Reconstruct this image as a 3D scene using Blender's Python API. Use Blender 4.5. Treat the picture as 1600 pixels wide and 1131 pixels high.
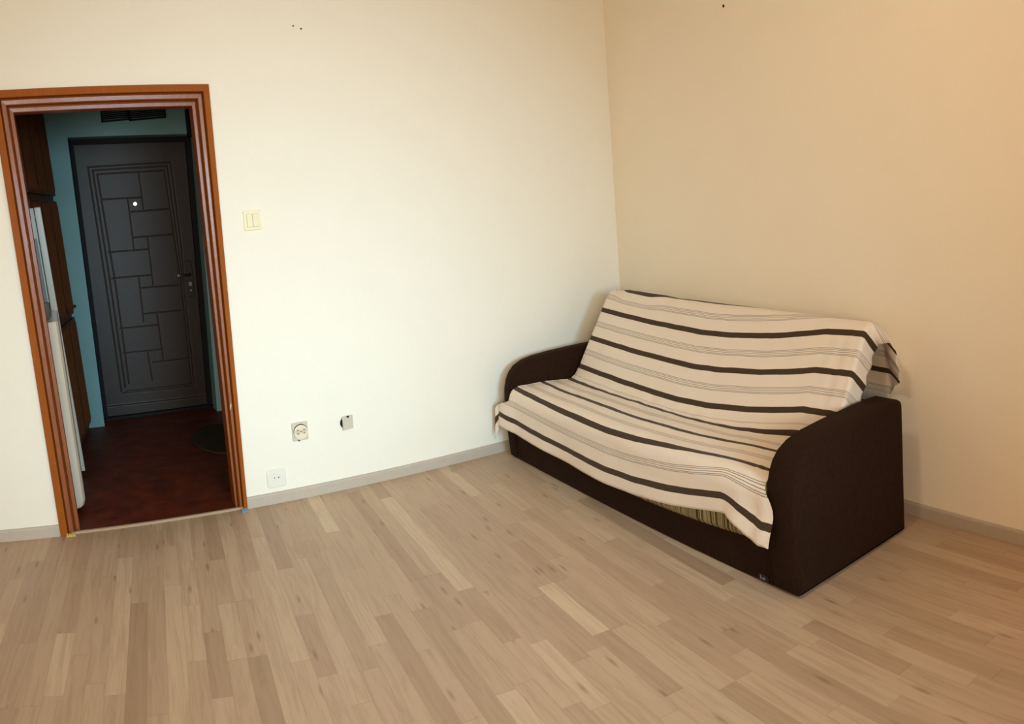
import bpy, bmesh, math, random
from mathutils import Vector, Matrix, noise
import numpy as np

random.seed(7)
for o in list(bpy.data.objects):
    bpy.data.objects.remove(o)
SC = bpy.context.scene
COL = SC.collection

# ------------------------------------------------------------------ camera
# The photograph is a crop of a cylindrical phone panorama.
CAM = np.array([-3.1778, -3.935, 1.4631])
YAW, PITCH, ROLL = .4733, -.0827, -.0782
FPX, CX, CY = 1297.79, -100.63, 157.50


def cam_axes():
    cy, sy, cp, sp = math.cos(YAW), math.sin(YAW), math.cos(PITCH), math.sin(PITCH)
    f = np.array([sy * cp, cy * cp, sp])
    r = np.array([cy, -sy, 0.0])
    u = np.cross(r, f)
    c, s = math.cos(ROLL), math.sin(ROLL)
    return c * r + s * u, -s * r + c * u, f


AX_R, AX_U, AX_F = cam_axes()
cd = bpy.data.cameras.new('camera')
cd.type = 'PANO'
cd.panorama_type = 'CENTRAL_CYLINDRICAL'
cd.central_cylindrical_range_u_min = -(800 + CX) / FPX
cd.central_cylindrical_range_u_max = (800 - CX) / FPX
cd.central_cylindrical_range_v_max = (565.5 - CY) / FPX
cd.central_cylindrical_range_v_min = (-565.5 - CY) / FPX
cd.central_cylindrical_radius = 1.0
cd.clip_start = .05
cam = bpy.data.objects.new('camera', cd)
COL.objects.link(cam)
cam.matrix_world = Matrix(((AX_R[0], AX_U[0], -AX_F[0], CAM[0]),
                           (AX_R[1], AX_U[1], -AX_F[1], CAM[1]),
                           (AX_R[2], AX_U[2], -AX_F[2], CAM[2]),
                           (0, 0, 0, 1)))
SC.camera = cam

# ------------------------------------------------------------------ world, light, exposure
SC.view_settings.view_transform = 'Standard'
SC.view_settings.look = 'None'
SC.view_settings.gamma = 1.0
SC.view_settings.use_curve_mapping = False
SC.view_settings.exposure = 0.0
W = bpy.data.worlds.new('world')
SC.world = W
W.use_nodes = True
W.node_tree.nodes['Background'].inputs[0].default_value = (.75, .87, 1.0, 1)
W.node_tree.nodes['Background'].inputs[1].default_value = 0.15
SC.cycles.max_bounces = 8
SC.cycles.diffuse_bounces = 5
SC.cycles.sample_clamp_indirect = 4.0
SC.cycles.caustics_reflective = False
SC.cycles.caustics_refractive = False
SC.cycles.use_denoising = True


def light(name, kind, loc, energy, color, size=1.0, size_y=None, target=None, spread=None):
    d = bpy.data.lights.new(name, kind)
    d.energy = energy
    d.color = color
    if kind == 'AREA':
        d.shape = 'RECTANGLE'
        d.size = size
        d.size_y = size_y or size
        if spread:
            d.spread = math.radians(spread)
    elif kind == 'POINT':
        d.shadow_soft_size = size
    o = bpy.data.objects.new(name, d)
    COL.objects.link(o)
    o.location = loc
    if target is not None:
        v = Vector(target) - Vector(loc)
        o.rotation_euler = v.to_track_quat('-Z', 'Y').to_euler()
    return o


# room box
XL, YS, ZC = -5.3, -5.7, 2.80           # left wall, window wall, ceiling
WIN = (-5.05, -1.65, .80, 2.35)         # window opening x0 x1 z0 z1
light('daylight', 'AREA', (-2.3, YS - .04, 1.6), 19.5, (.49, .80, 1.0), 1.2, 1.0, target=(-1.9, -.2, .5), spread=50)
light('skylight', 'AREA', (-4.2, YS - .04, 1.6), 26.5, (.545, .886, 1.0), 1.6, 1.4, target=(-3.4, 0, .9), spread=90)
light('warm_fill', 'AREA', (-4.2, YS - .035, 1.6), 55.3, (1.0, .64, .34), 1.6, 1.4, target=(-1.7, 0, .7), spread=130)  # warm fill added at the window to tint the walls and floor
light('fill_bulb', 'POINT', (-1.95, -2.35, 2.42), 23.5, (1.0, .885, .74), .10)  # fill light added for the room, no such lamp in view

# ------------------------------------------------------------------ helpers


def ray(u, v):
    th = (u - 800 - CX) / FPX
    t = (565.5 - v - CY) / FPX
    return math.sin(th) * AX_R + t * AX_U + math.cos(th) * AX_F


def at_y(u, v, y=0.0):
    """where a sight line of the photograph meets the wall plane y"""
    d = ray(u, v)
    t = (y - CAM[1]) / d[1]
    return CAM + t * d


def tag(o, label=None, cat=None, group=None, kind=None):
    if label:
        o['label'] = label
    if cat:
        o['category'] = cat
    if group:
        o['group'] = group
    if kind:
        o['kind'] = kind
    return o


def wloc(o):
    v = Vector((0, 0, 0))
    while o is not None:
        v = v + o.location
        o = o.parent
    return v


def thing(name, label, cat, loc, group=None, kind=None):
    o = bpy.data.objects.new(name, None)
    COL.objects.link(o)
    o.location = loc
    o.empty_display_size = .05
    return tag(o, label, cat, group, kind)


def mesh(name, verts, faces, mat, parent=None, smooth=False, bevel=0, seg=2, origin=None):
    """one mesh object; verts are in world space"""
    me = bpy.data.meshes.new(name)
    off = wloc(parent) if parent is not None else Vector(origin or (0, 0, 0))
    me.from_pydata([tuple(Vector(v) - off) for v in verts], [], faces)
    me.update()
    bm = bmesh.new()
    bm.from_mesh(me)
    bmesh.ops.recalc_face_normals(bm, faces=bm.faces)
    bm.to_mesh(me)
    bm.free()
    o = bpy.data.objects.new(name, me)
    COL.objects.link(o)
    if parent is not None:
        o.parent = parent
    else:
        o.location = off
    if mat:
        me.materials.append(mat)
    if smooth:
        for p in me.polygons:
            p.use_smooth = True
    if bevel:
        b = o.modifiers.new('bevel', 'BEVEL')
        b.width = bevel
        b.segments = seg
        b.limit_method = 'ANGLE'
        b.angle_limit = math.radians(40)
        b.harden_normals = False
        if not smooth:
            for p in me.polygons:
                p.use_smooth = False
    return o


BOXF = [(0, 1, 2, 3), (4, 5, 6, 7), (0, 1, 5, 4), (1, 2, 6, 5), (2, 3, 7, 6), (3, 0, 4, 7)]


def boxv(x0, x1, y0, y1, z0, z1):
    return [(x0, y0, z0), (x1, y0, z0), (x1, y1, z0), (x0, y1, z0),
            (x0, y0, z1), (x1, y0, z1), (x1, y1, z1), (x0, y1, z1)]


class MB:
    """collects shapes for one mesh"""

    def __init__(self):
        self.v = []
        self.f = []

    def add(self, v, f):
        n = len(self.v)
        self.v += [tuple(p) for p in v]
        self.f += [tuple(i + n for i in q) for q in f]
        return self

    def box(self, *a):
        return self.add(boxv(*a), BOXF)

    def hexa(self, v):
        return self.add(v, BOXF)

    def quad(self, a, b, c, d):
        return self.add([a, b, c, d], [(0, 1, 2, 3)])

    def prism(self, poly, f0, f1):
        """poly: 2D points, f0/f1 map (a,b) to 3D for both ends"""
        n = len(poly)
        v = [f0(*p) for p in poly] + [f1(*p) for p in poly]
        f = [tuple(range(n)), tuple(range(2 * n - 1, n - 1, -1))]
        f += [(i, (i + 1) % n, n + (i + 1) % n, n + i) for i in range(n)]
        return self.add(v, f)

    def disc_y(self, cx, cz, r, y0, y1, n=24, rz=None):
        rz = rz or r
        P = [(cx + r * math.cos(2 * math.pi * i / n), cz + rz * math.sin(2 * math.pi * i / n)) for i in range(n)]
        return self.prism(P, lambda a, b: (a, y0, b), lambda a, b: (a, y1, b))

    def tube(self, pts, r, n=12):
        pts = [Vector(p) for p in pts]
        rings = []
        for i, p in enumerate(pts):
            t = (pts[min(i + 1, len(pts) - 1)] - pts[max(i - 1, 0)]).normalized()
            a = t.cross(Vector((0, 0, 1)))
            if a.length < 1e-3:
                a = Vector((1, 0, 0))
            a.normalize()
            b = t.cross(a)
            rr = r[i] if isinstance(r, (list, tuple)) else r
            rings.append([p + rr * (math.cos(2 * math.pi * k / n) * a + math.sin(2 * math.pi * k / n) * b) for k in range(n)])
        v = [q for R in rings for q in R]
        f = []
        for i in range(len(rings) - 1):
            for k in range(n):
                f.append((i * n + k, i * n + (k + 1) % n, (i + 1) * n + (k + 1) % n, (i + 1) * n + k))
        f.append(tuple(range(n)))
        f.append(tuple((len(rings) - 1) * n + k for k in range(n)))
        return self.add(v, f)

    def lathe(self, cx, cy, prof, n=28):
        v = []
        for r, z in prof:
            for k in range(n):
                a = 2 * math.pi * k / n
                v.append((cx + r * math.cos(a), cy + r * math.sin(a), z))
        f = []
        m = len(prof)
        for i in range(m - 1):
            for k in range(n):
                f.append((i * n + k, i * n + (k + 1) % n, (i + 1) * n + (k + 1) % n, (i + 1) * n + k))
        f.append(tuple(range(n)))
        f.append(tuple((m - 1) * n + k for k in range(n)))
        return self.add(v, f)

    def build(self, name, mat, parent=None, **k):
        return mesh(name, self.v, self.f, mat, parent, **k)


# ------------------------------------------------------------------ materials


def s2l(c):
    return tuple((x / 12.92 if x <= .04045 else ((x + .055) / 1.055) ** 2.4) for x in [q / 255 for q in c])


class NT:
    def __init__(self, name):
        self.m = bpy.data.materials.new(name)
        self.m.use_nodes = True
        self.t = self.m.node_tree
        self.b = self.t.nodes['Principled BSDF']

    def n(self, typ, **props):
        x = self.t.nodes.new(typ)
        for k, v in props.items():
            setattr(x, k, v)
        return x

    def l(self, a, b):
        self.t.links.new(a, b)

    def math(self, op, a, b=None, c=None):
        x = self.n('ShaderNodeMath', operation=op)
        for i, q in enumerate((a, b, c)):
            if q is None:
                continue
            if isinstance(q, (int, float)):
                x.inputs[i].default_value = q
            else:
                self.l(q, x.inputs[i])
        return x.outputs[0]

    def mix(self, fac, a, b, blend='MIX'):
        x = self.n('ShaderNodeMix', data_type='RGBA', blend_type=blend)
        for sock, q in ((x.inputs[0], fac), (x.inputs[6], a), (x.inputs[7], b)):
            if isinstance(q, (int, float)):
                sock.default_value = q
            elif isinstance(q, tuple):
                sock.default_value = (*q, 1) if len(q) == 3 else q
            else:
                self.l(q, sock)
        return x.outputs[2]

    def ramp(self, fac, stops):
        x = self.n('ShaderNodeValToRGB')
        e = x.color_ramp.elements
        while len(e) < len(stops):
            e.new(.5)
        for q, (p, c) in zip(e, stops):
            q.position = p
            q.color = (*c, 1) if isinstance(c, tuple) else (c, c, c, 1)
        self.l(fac, x.inputs[0])
        return x.outputs[0]

    def noise(self, scale, detail=3, rough=.55, vec=None, dim='3D'):
        x = self.n('ShaderNodeTexNoise', noise_dimensions=dim)
        x.inputs['Scale'].default_value = scale
        x.inputs['Detail'].default_value = detail
        x.inputs['Roughness'].default_value = rough
        if vec is not None:
            self.l(vec, x.inputs['Vector'])
        return x.outputs[0]

    def pos(self):
        return self.n('ShaderNodeNewGeometry').outputs['Position']

    def map(self, vec, scale=(1, 1, 1), rot=(0, 0, 0), loc=(0, 0, 0)):
        x = self.n('ShaderNodeMapping')
        x.inputs['Scale'].default_value = scale
        x.inputs['Rotation'].default_value = rot
        x.inputs['Location'].default_value = loc
        self.l(vec, x.inputs['Vector'])
        return x.outputs[0]

    def sep(self, v):
        x = self.n('ShaderNodeSeparateXYZ')
        self.l(v, x.inputs[0])
        return x.outputs

    def comb(self, x, y, z):
        q = self.n('ShaderNodeCombineXYZ')
        for i, s in enumerate((x, y, z)):
            if isinstance(s, (int, float)):
                q.inputs[i].default_value = s
            else:
                self.l(s, q.inputs[i])
        return q.outputs[0]

    def bump(self, h, strength=.2, dist=.002):
        x = self.n('ShaderNodeBump')
        x.inputs['Strength'].default_value = strength
        x.inputs['Distance'].default_value = dist
        self.l(h, x.inputs['Height'])
        self.l(x.outputs[0], self.b.inputs['Normal'])

    def set(self, color=None, rough=.5, spec=.5, metal=0, coat=0):
        b = self.b.inputs
        if color is not None:
            if isinstance(color, tuple):
                b['Base Color'].default_value = (*color, 1)
            else:
                self.l(color, b['Base Color'])
        if isinstance(rough, (int, float)):
            b['Roughness'].default_value = rough
        else:
            self.l(rough, b['Roughness'])
        b['Specular IOR Level'].default_value = spec
        b['Metallic'].default_value = metal
        b['Coat Weight'].default_value = coat
        return self.m


def simple(name, rgb, rough=.5, spec=.5, metal=0, var=.06, scale=12, bump=0, bscale=200, coat=0):
    """plain surface with faint procedural variation"""
    t = NT(name)
    c = s2l(rgb)
    lo = tuple(x * (1 - var) for x in c)
    hi = tuple(min(1, x * (1 + var)) for x in c)
    nz = t.noise(scale, 3, vec=t.pos())
    t.set(t.mix(nz, lo, hi), rough, spec, metal, coat)
    if bump:
        t.bump(t.noise(bscale, 2, vec=t.pos()), bump)
    return t.m


def plaster(name, rgb, mottled=.035):
    t = NT(name)
    c = s2l(rgb)
    n1 = t.noise(3.5, 4, .6, t.pos())
    n2 = t.noise(45, 3, .6, t.pos())
    col = t.mix(t.math('ADD', t.math('MULTIPLY', n1, .6), t.math('MULTIPLY', n2, .4)),
                tuple(x * (1 - mottled) for x in c), tuple(min(1, x * (1 + mottled)) for x in c))
    t.set(col, .78, .25)
    h = t.math('ADD', t.noise(70, 4, .65, t.pos()), t.math('MULTIPLY', t.noise(9, 2, .5, t.pos()), 1.6))
    t.bump(h, .22, .004)
    return t.m


RWA = -.122                                   # direction of the right-hand wall (and of the floor planks)


def laminate(name):
    t = NT(name)
    v = t.map(t.pos(), rot=(0, 0, -RWA))
    x, y, _ = t.sep(v)
    wn = .066
    wi = t.math('FLOOR', t.math('DIVIDE', x, wn))
    wf = t.math('FRACT', t.math('DIVIDE', x, wn))
    rn = t.n('ShaderNodeTexWhiteNoise', noise_dimensions='1D')
    t.l(wi, rn.inputs['W'])
    ln = .62
    u = t.math('ADD', t.math('DIVIDE', y, ln), t.math('MULTIPLY', rn.outputs[0], 9.7))
    # uneven block lengths
    u = t.math('ADD', u, t.math('MULTIPLY', t.math('SINE', t.math('MULTIPLY', u, 2.1)), .36))
    ui = t.math('FLOOR', u)
    uf = t.math('FRACT', u)
    r2 = t.n('ShaderNodeTexWhiteNoise', noise_dimensions='2D')
    t.l(t.comb(wi, ui, 0), r2.inputs['Vector'])
    tone = r2.outputs[0]
    r3 = t.n('ShaderNodeTexWhiteNoise', noise_dimensions='2D')
    t.l(t.comb(t.math('ADD', wi, 31.7), ui, 0), r3.inputs['Vector'])
    # grain, shifted from block to block
    gv = t.comb(t.math('ADD', t.math('MULTIPLY', x, 36), t.math('MULTIPLY', tone, 40)),
                t.math('ADD', t.math('MULTIPLY', y, 2.2), t.math('MULTIPLY', r3.outputs[0], 40)), 0)
    wv = t.n('ShaderNodeTexNoise')
    wv.inputs['Scale'].default_value = 1.4
    wv.inputs['Detail'].default_value = 6
    wv.inputs['Roughness'].default_value = .62
    wv.inputs['Distortion'].default_value = .9
    t.l(gv, wv.inputs['Vector'])
    g = wv.outputs[0]
    base = t.ramp(tone, [(0, s2l((172, 146, 119))), (.3, s2l((188, 163, 136))), (.75, s2l((196, 172, 144))), (1, s2l((212, 190, 160)))])
    base = t.mix(t.math('MULTIPLY', r3.outputs[0], .5), base, s2l((189, 160, 136)))
    col = t.mix(t.ramp(g, [(.34, .36), (.56, 0.0)]), base, s2l((150, 122, 94)))
    # knots
    kv = t.comb(t.math('ADD', t.math('MULTIPLY', x, 13), t.math('MULTIPLY', tone, 17)),
                t.math('ADD', t.math('MULTIPLY', y, 2.6), t.math('MULTIPLY', r3.outputs[0], 13)), 0)
    vo = t.n('ShaderNodeTexVoronoi', voronoi_dimensions='2D')
    vo.inputs['Scale'].default_value = .8
    t.l(kv, vo.inputs['Vector'])
    kn = t.ramp(vo.outputs['Distance'], [(.01, .5), (.10, 0.0)])
    kn2 = t.math('MULTIPLY', kn, t.math('GREATER_THAN', r3.outputs[0], .42))
    col = t.mix(kn2, col, s2l((112, 86, 62)))
    # joints
    e1 = t.math('LESS_THAN', t.math('MINIMUM', wf, t.math('SUBTRACT', 1.0, wf)), .012)
    e2 = t.math('LESS_THAN', t.math('MINIMUM', uf, t.math('SUBTRACT', 1.0, uf)), .0025)
    col = t.mix(t.math('MULTIPLY', t.math('MAXIMUM', e1, e2), .28), col, s2l((118, 94, 70)))
    t.set(col, t.math('ADD', .42, t.math('MULTIPLY', g, .12)), .38)
    t.bump(g, .05, .001)
    return t.m


def fabric_brown(name, rgb=(36, 20, 10)):
    t = NT(name)
    p = t.pos()
    n1 = t.noise(170, 3, .75, t.map(p, (1, 1, .3)))
    n2 = t.noise(14, 3, .6, p)
    c = s2l(rgb)
    col = t.mix(n1, tuple(x * .1 for x in c), tuple(x * 2.3 for x in c))
    col = t.mix(t.math('MULTIPLY', n2, .4), col, tuple(x * .8 for x in c))
    t.set(col, .9, .12)
    t.b.inputs['Sheen Weight'].default_value = .03
    t.b.inputs['Sheen Roughness'].default_value = .5
    t.b.inputs['Sheen Tint'].default_value = (*s2l((190, 140, 100)), 1)
    t.bump(n1, .5, .0025)
    return t.m


def wood_paint(name, rgb, rough=.34, coat=.28, rip=.35):
    """brown gloss paint over wood: streaks, chips"""
    t = NT(name)
    p = t.pos()
    c = s2l(rgb)
    n = t.noise(6, 5, .65, t.map(p, (9, 9, 1.2)))
    col = t.mix(n, tuple(x * .72 for x in c), tuple(x * 1.25 for x in c))
    chip = t.ramp(t.noise(26, 4, .6, t.map(p, (1, 1, .35), loc=(3, 1, 7))), [(.70, 0.0), (.735, 1.0)])
    col = t.mix(t.math('MULTIPLY', chip, .75), col, s2l((222, 190, 150)))
    rr = t.math('ADD', rough, t.math('MULTIPLY', t.noise(30, 3, .6, p), .14))
    t.set(col, rr, .5 if coat > .1 else .2, coat=coat)
    t.b.inputs['Coat Roughness'].default_value = .16
    t.bump(t.noise(34, 4, .6, t.map(p, (1, 1, .3))), rip, .004)
    return t.m


def dark_wood(name, rgb=(112, 64, 34)):
    t = NT(name)
    p = t.pos()
    c = s2l(rgb)
    n = t.noise(5, 6, .65, t.map(p, (16, 16, 1.0)))
    col = t.mix(n, tuple(x * .4 for x in c), tuple(x * 1.4 for x in c))
    t.set(col, .6, .25)
    t.bump(n, .12, .002)
    return t.m


def lino(name):
    """dark red hall covering with blotchy flower figures"""
    t = NT(name)
    p = t.pos()
    n = t.noise(9, 5, .7, p)
    col = t.ramp(n, [(.3, s2l((60, 18, 6))), (.55, s2l((100, 38, 14))), (.75, s2l((124, 60, 26)))])
    vo = t.n('ShaderNodeTexVoronoi', voronoi_dimensions='2D')
    vo.inputs['Scale'].default_value = 4.2
    t.l(p, vo.inputs['Vector'])
    fl = t.ramp(vo.outputs['Distance'], [(.03, 1.0), (.07, .25), (.12, .8), (.20, 0.0)])
    col = t.mix(t.math('MULTIPLY', fl, .55), col, s2l((92, 50, 44)))
    t.set(col, .55, .35)
    t.bump(t.noise(160, 2, .5, p), .15, .002)
    return t.m


def cover_mat(name, P=.170, S1=.575):
    t = NT(name)
    uv = t.n('ShaderNodeUVMap')
    uv.uv_map = 'cloth'
    x, y, _ = t.sep(uv.outputs[0])
    wob = t.math('MULTIPLY', t.math('SUBTRACT', t.noise(7, 3, .5, uv.outputs[0]), .5), .006)
    y2 = t.math('ADD', y, wob)
    f = t.math('FRACT', t.math('ADD', t.math('DIVIDE', t.math('SUBTRACT', y2, S1), P), .5))   # .5 at a dark stripe
    q = t.math('MULTIPLY', t.math('ABSOLUTE', t.math('SUBTRACT', f, .5)), P)                # distance to stripe centre
    dark = t.ramp(q, [(.0112 / 1, 1.0), (.0124, 0.0)])
    dark = t.math('LESS_THAN', q, .0132)
    g = t.math('MULTIPLY', t.math('SUBTRACT', t.math('FRACT', t.math('DIVIDE', t.math('SUBTRACT', y2, S1), P)), .5), P)
    fine = None
    for k in (-.0135, -.0075, .0005, .0085, .0135):
        w = .0012
        m = t.math('LESS_THAN', t.math('ABSOLUTE', t.math('SUBTRACT', g, k)), w)
        fine = m if fine is None else t.math('MAXIMUM', fine, m)
    weave = t.noise(420, 2, .6, t.pos())
    warp = t.n('ShaderNodeTexWave', wave_type='BANDS', bands_direction='X')
    warp.inputs['Scale'].default_value = 180
    t.l(uv.outputs[0], warp.inputs['Vector'])
    base = t.mix(t.noise(9, 3, .6, t.pos()), s2l((240, 226, 208)), s2l((246, 234, 218)))
    base = t.mix(t.math('MULTIPLY', weave, .22), base, s2l((180, 168, 155)))
    dcol = t.mix(weave, s2l((50, 37, 24)), s2l((86, 68, 50)))
    broken = t.math('MULTIPLY', fine, t.math('ADD', .55, t.math('MULTIPLY', warp.outputs[0], .35)))
    col = t.mix(broken, base, s2l((96, 84, 74)))
    col = t.mix(dark, col, dcol)
    t.set(col, .9, .1)
    t.b.inputs['Sheen Weight'].default_value = .1
    t.bump(t.math('ADD', weave, t.math('MULTIPLY', t.noise(38, 3, .6, t.pos()), .9)), .35, .002)
    return t.m


def mattress_mat(name, ax):
    """narrow olive, cream and brown stripes across the mattress edge"""
    t = NT(name)
    d = t.n('ShaderNodeVectorMath', operation='DOT_PRODUCT')
    t.l(t.pos(), d.inputs[0])
    d.inputs[1].default_value = ax
    s = d.outputs['Value']
    w = t.n('ShaderNodeTexNoise', noise_dimensions='1D')
    w.inputs['Scale'].default_value = 62
    w.inputs['Detail'].default_value = 2
    w.inputs['Roughness'].default_value = .8
    t.l(s, w.inputs['W'])
    col = t.ramp(w.outputs[0], [(.30, s2l((58, 48, 34))), (.42, s2l((92, 80, 54))), (.5, s2l((150, 138, 98))),
                                (.58, s2l((186, 176, 138))), (.66, s2l((108, 96, 64))), (.8, s2l((60, 50, 36)))])
    t.set(col, .85, .15)
    t.bump(t.noise(300, 2, .5, t.pos()), .3, .002)
    return t.m


def door_mat(name):
    t = NT(name)
    p = t.pos()
    n = t.noise(120, 3, .6, p)
    col = t.mix(n, s2l((40, 26, 19)), s2l((60, 43, 35)))
    t.set(col, .44, .32)
    t.bump(n, .3, .003)
    return t.m


M = dict(
    wall=plaster('white_wall_plaster', (240, 235, 220)),
    wallr=plaster('cream_wall_plaster', (247, 237, 217)),
    ceil=plaster('ceiling_cream', (206, 186, 156)),  # out of view, toned down to cut the light bounce
    wallw=plaster('ochre_wall_plaster', (170, 134, 94)),  # walls out of view, dark tone chosen to damp and warm the bounce
    teal=plaster('teal_oil_paint', (136, 172, 170), .08),
    floor=laminate('oak_laminate'),
    base=simple('grey_oak_skirting', (186, 174, 158), .5, .4, var=.07, scale=30),
    frame=wood_paint('brown_gloss_paint', (140, 72, 20), .34, .14, .6),
    casing=wood_paint('brown_satin_paint', (150, 78, 10), .55, .0, .2),
    dwood=dark_wood('dark_varnished_wood'),
    lino=lino('red_hall_lino'),
    brown=fabric_brown('brown_chenille'),
    cover=cover_mat('striped_cotton'),
    ddoor=door_mat('dark_brown_door_skin'),
    black=simple('black_metal', (18, 15, 14), .65, .2),
    steel=simple('worn_steel', (190, 186, 176), .25, .5, metal=1.0),
    bronze=simple('dark_bronze', (62, 54, 44), .35, .5, metal=.7),
    cream=simple('cream_plastic', (238, 228, 190), .3, .5, var=.02),
    beige=simple('aged_beige_plastic', (206, 196, 178), .35, .5, var=.05),
    ivory=simple('ivory_plastic', (232, 220, 192), .3, .5, var=.03),
    white=simple('white_plastic', (232, 229, 216), .3, .5, var=.02),
    enamel=simple('white_enamel', (230, 219, 200), .22, .5, var=.03, scale=5),
    grey=simple('grey_panel', (120, 120, 118), .3, .5, var=.08),
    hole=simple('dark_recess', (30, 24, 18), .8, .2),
    strip=simple('beige_threshold_metal', (190, 166, 138), .4, .5, var=.06, scale=40),
    blue=simple('blue_plastic_scrap', (120, 150, 180), .5, .4),
    foam=simple('yellow_foam_scrap', (206, 176, 104), .8, .2),
    mat=simple('dark_green_mat', (64, 56, 42), .95, .1, var=.3, scale=90, bump=.5),
    navy=simple('dark_grille', (8, 9, 14), .7, .2),
    label=simple('black_label', (22, 21, 24), .45, .4),
    letter=simple('pale_lettering', (150, 142, 140), .6, .3),
    fringe=simple('frayed_foam', (190, 196, 196), .9, .1),
)
glass = NT('window_glass')
gt = glass.n('ShaderNodeBsdfTransparent')
gg = glass.n('ShaderNodeBsdfGlossy')
gg.inputs['Roughness'].default_value = .02
gm = glass.n('ShaderNodeMixShader')
gm.inputs[0].default_value = .06
glass.l(gt.outputs[0], gm.inputs[1])
glass.l(gg.outputs[0], gm.inputs[2])
glass.l(gm.outputs[0], glass.t.nodes['Material Output'].inputs[0])
M['glass'] = glass.m
jar = NT('greenish_glass')
jar.set(s2l((150, 156, 148)), .12, .5)
jar.b.inputs['Transmission Weight'].default_value = .45
M['jar'] = jar.m


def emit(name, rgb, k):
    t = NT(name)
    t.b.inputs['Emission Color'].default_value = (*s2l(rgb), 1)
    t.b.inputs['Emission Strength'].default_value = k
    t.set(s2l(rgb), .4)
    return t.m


M['peep'] = emit('lit_peephole', (255, 252, 240), 1.6)  # emission stands in for outside light coming through the lens
M['bulb'] = emit('lamp_glow', (255, 214, 160), 3.0)

# ------------------------------------------------------------------ room shell
rdir = Vector((math.sin(RWA), -math.cos(RWA), 0))      # along the right wall, away from the corner
rnrm = Vector((math.cos(RWA), math.sin(RWA), 0))       # out of the room


def RW(t, off=0.0, z=0.0):
    p = rdir * t + rnrm * off
    return (p.x, p.y, z)


tR = -YS / math.cos(RWA)
# door opening in the back wall, taken at the wall face
fo = [at_y(95.5, 838), at_y(28.7, 420), at_y(240, 134.5), at_y(324.8, 132.4), at_y(385.5, 791)]
xbl = -3.284
lean_l = (fo[1][0] - xbl) / fo[1][2]
pL = at_y(0, 142)
slope_t = (fo[3][2] - pL[2]) / (fo[3][0] - pL[0])
xo_tl = xbl + lean_l * 2.14
O = [(xbl, 0.0), (xo_tl, fo[3][2] + slope_t * (xo_tl - fo[3][0])), (fo[3][0], fo[3][2]), (fo[4][0], 0.0)]
YI = .085
i0, i1, i2, i3 = at_y(125, 821, YI), at_y(22, 178, YI), at_y(297.5, 167.6, YI), at_y(365.6, 790, YI)
I = [(i0[0] - .0 + .0, 0.0), (i1[0], i1[2]), (i2[0], i2[2]), (i3[0], 0.0)]
WT = .13                                                # wall thickness


def lerp2(a, b, t):
    return (a[0] + (b[0] - a[0]) * t, a[1] + (b[1] - a[1]) * t)


Hh = [lerp2(O[k], I[k], .22) for k in range(4)]         # rough opening in the wall


def wall_with_hole(name, x0, x1, z1, hole, y0, y1, mat):
    m = MB()
    for y in (y0, y1):
        a = [(x0, y, 0), (hole[0][0], y, 0), (hole[1][0], y, hole[1][1]), (hole[2][0], y, hole[2][1]),
             (hole[3][0], y, 0), (x1, y, 0), (x1, y, z1), (x0, y, z1)]
        m.add(a, [(0, 1, 2, 7), (7, 2, 3, 6), (6, 3, 4, 5)])
    for k in range(3):
        p, q = hole[k], hole[k + 1]
        m.quad((p[0], y0, p[1]), (q[0], y0, q[1]), (q[0], y1, q[1]), (p[0], y1, p[1]))
    return m.build(name, mat)


tag(wall_with_hole('wall_back', XL - .1, 0.0, ZC, Hh, 0, WT, M['wall']),
    'white plastered back wall with the open doorway in it', 'wall', kind='structure')
m = MB()
m.hexa([RW(-.2, 0), RW(tR + .2, 0), RW(tR + .2, .12), RW(-.2, .12), RW(-.2, 0, ZC), RW(tR + .2, 0, ZC), RW(tR + .2, .12, ZC), RW(-.2, .12, ZC)])
tag(m.build('wall_right', M['wallr']), 'cream plastered wall behind the sofa', 'wall', kind='structure')
m = MB().box(XL - .12, XL, YS, 0, 0, ZC)
tag(m.build('wall_left', M['wallw']), 'ochre plastered wall on the left, out of the picture', 'wall', kind='structure')
# window wall
m = MB()
xr = RW(tR)[0] + .25
x0, x1, z0, z1 = WIN
m.box(XL - .12, x0, YS - .2, YS, 0, ZC)
m.box(x1, xr, YS - .2, YS, 0, ZC)
m.box(x0, x1, YS - .2, YS, 0, z0)
m.box(x0, x1, YS - .2, YS, z1, ZC)
tag(m.build('wall_front', M['wallw']), 'ochre plastered window wall behind the camera', 'wall', kind='structure')
w1 = thing('window_1', 'white framed triple window behind the camera', 'window', ((x0 + x1) / 2, YS - .1, z0), kind='structure')
m = MB()
for a, b, c, d in ((x0, x0 + .07, z0, z1), (x1 - .07, x1, z0, z1), (x0, x1, z0, z0 + .07), (x0, x1, z1 - .07, z1),
                   (x0 + 1.08, x0 + 1.17, z0, z1), (x0 + 2.23, x0 + 2.32, z0, z1)):
    m.box(a, b, YS - .14, YS - .07, c, d)
m.build('window_frame', M['white'], w1)
MB().box(x0 + .06, x1 - .06, YS - .11, YS - .104, z0 + .06, z1 - .06).build('pane', M['glass'], w1)
MB().box(x0 - .05, x1 + .05, YS - .07, YS + .16, z0 - .035, z0).build('window_sill', M['white'], w1, bevel=.006)
m = MB()
m.add([(XL - .1, YS - .2, 0), RW(tR + .2, .1), RW(-.2, .1), (XL - .1, .0, 0)], [(0, 1, 2, 3)])
fl = MB()
fv = [(XL - .1, YS - .2, 0), RW(tR + .2, .11), (0.1, 0.0, 0), (XL - .1, 0.0, 0)]
fl.hexa([(*p[:2], -.08) for p in fv] + [(*p[:2], 0) for p in fv])
tag(fl.build('floor', M['floor']), 'pale oak three-strip laminate floor of the room', 'floor', kind='structure')
cl = MB()
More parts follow.
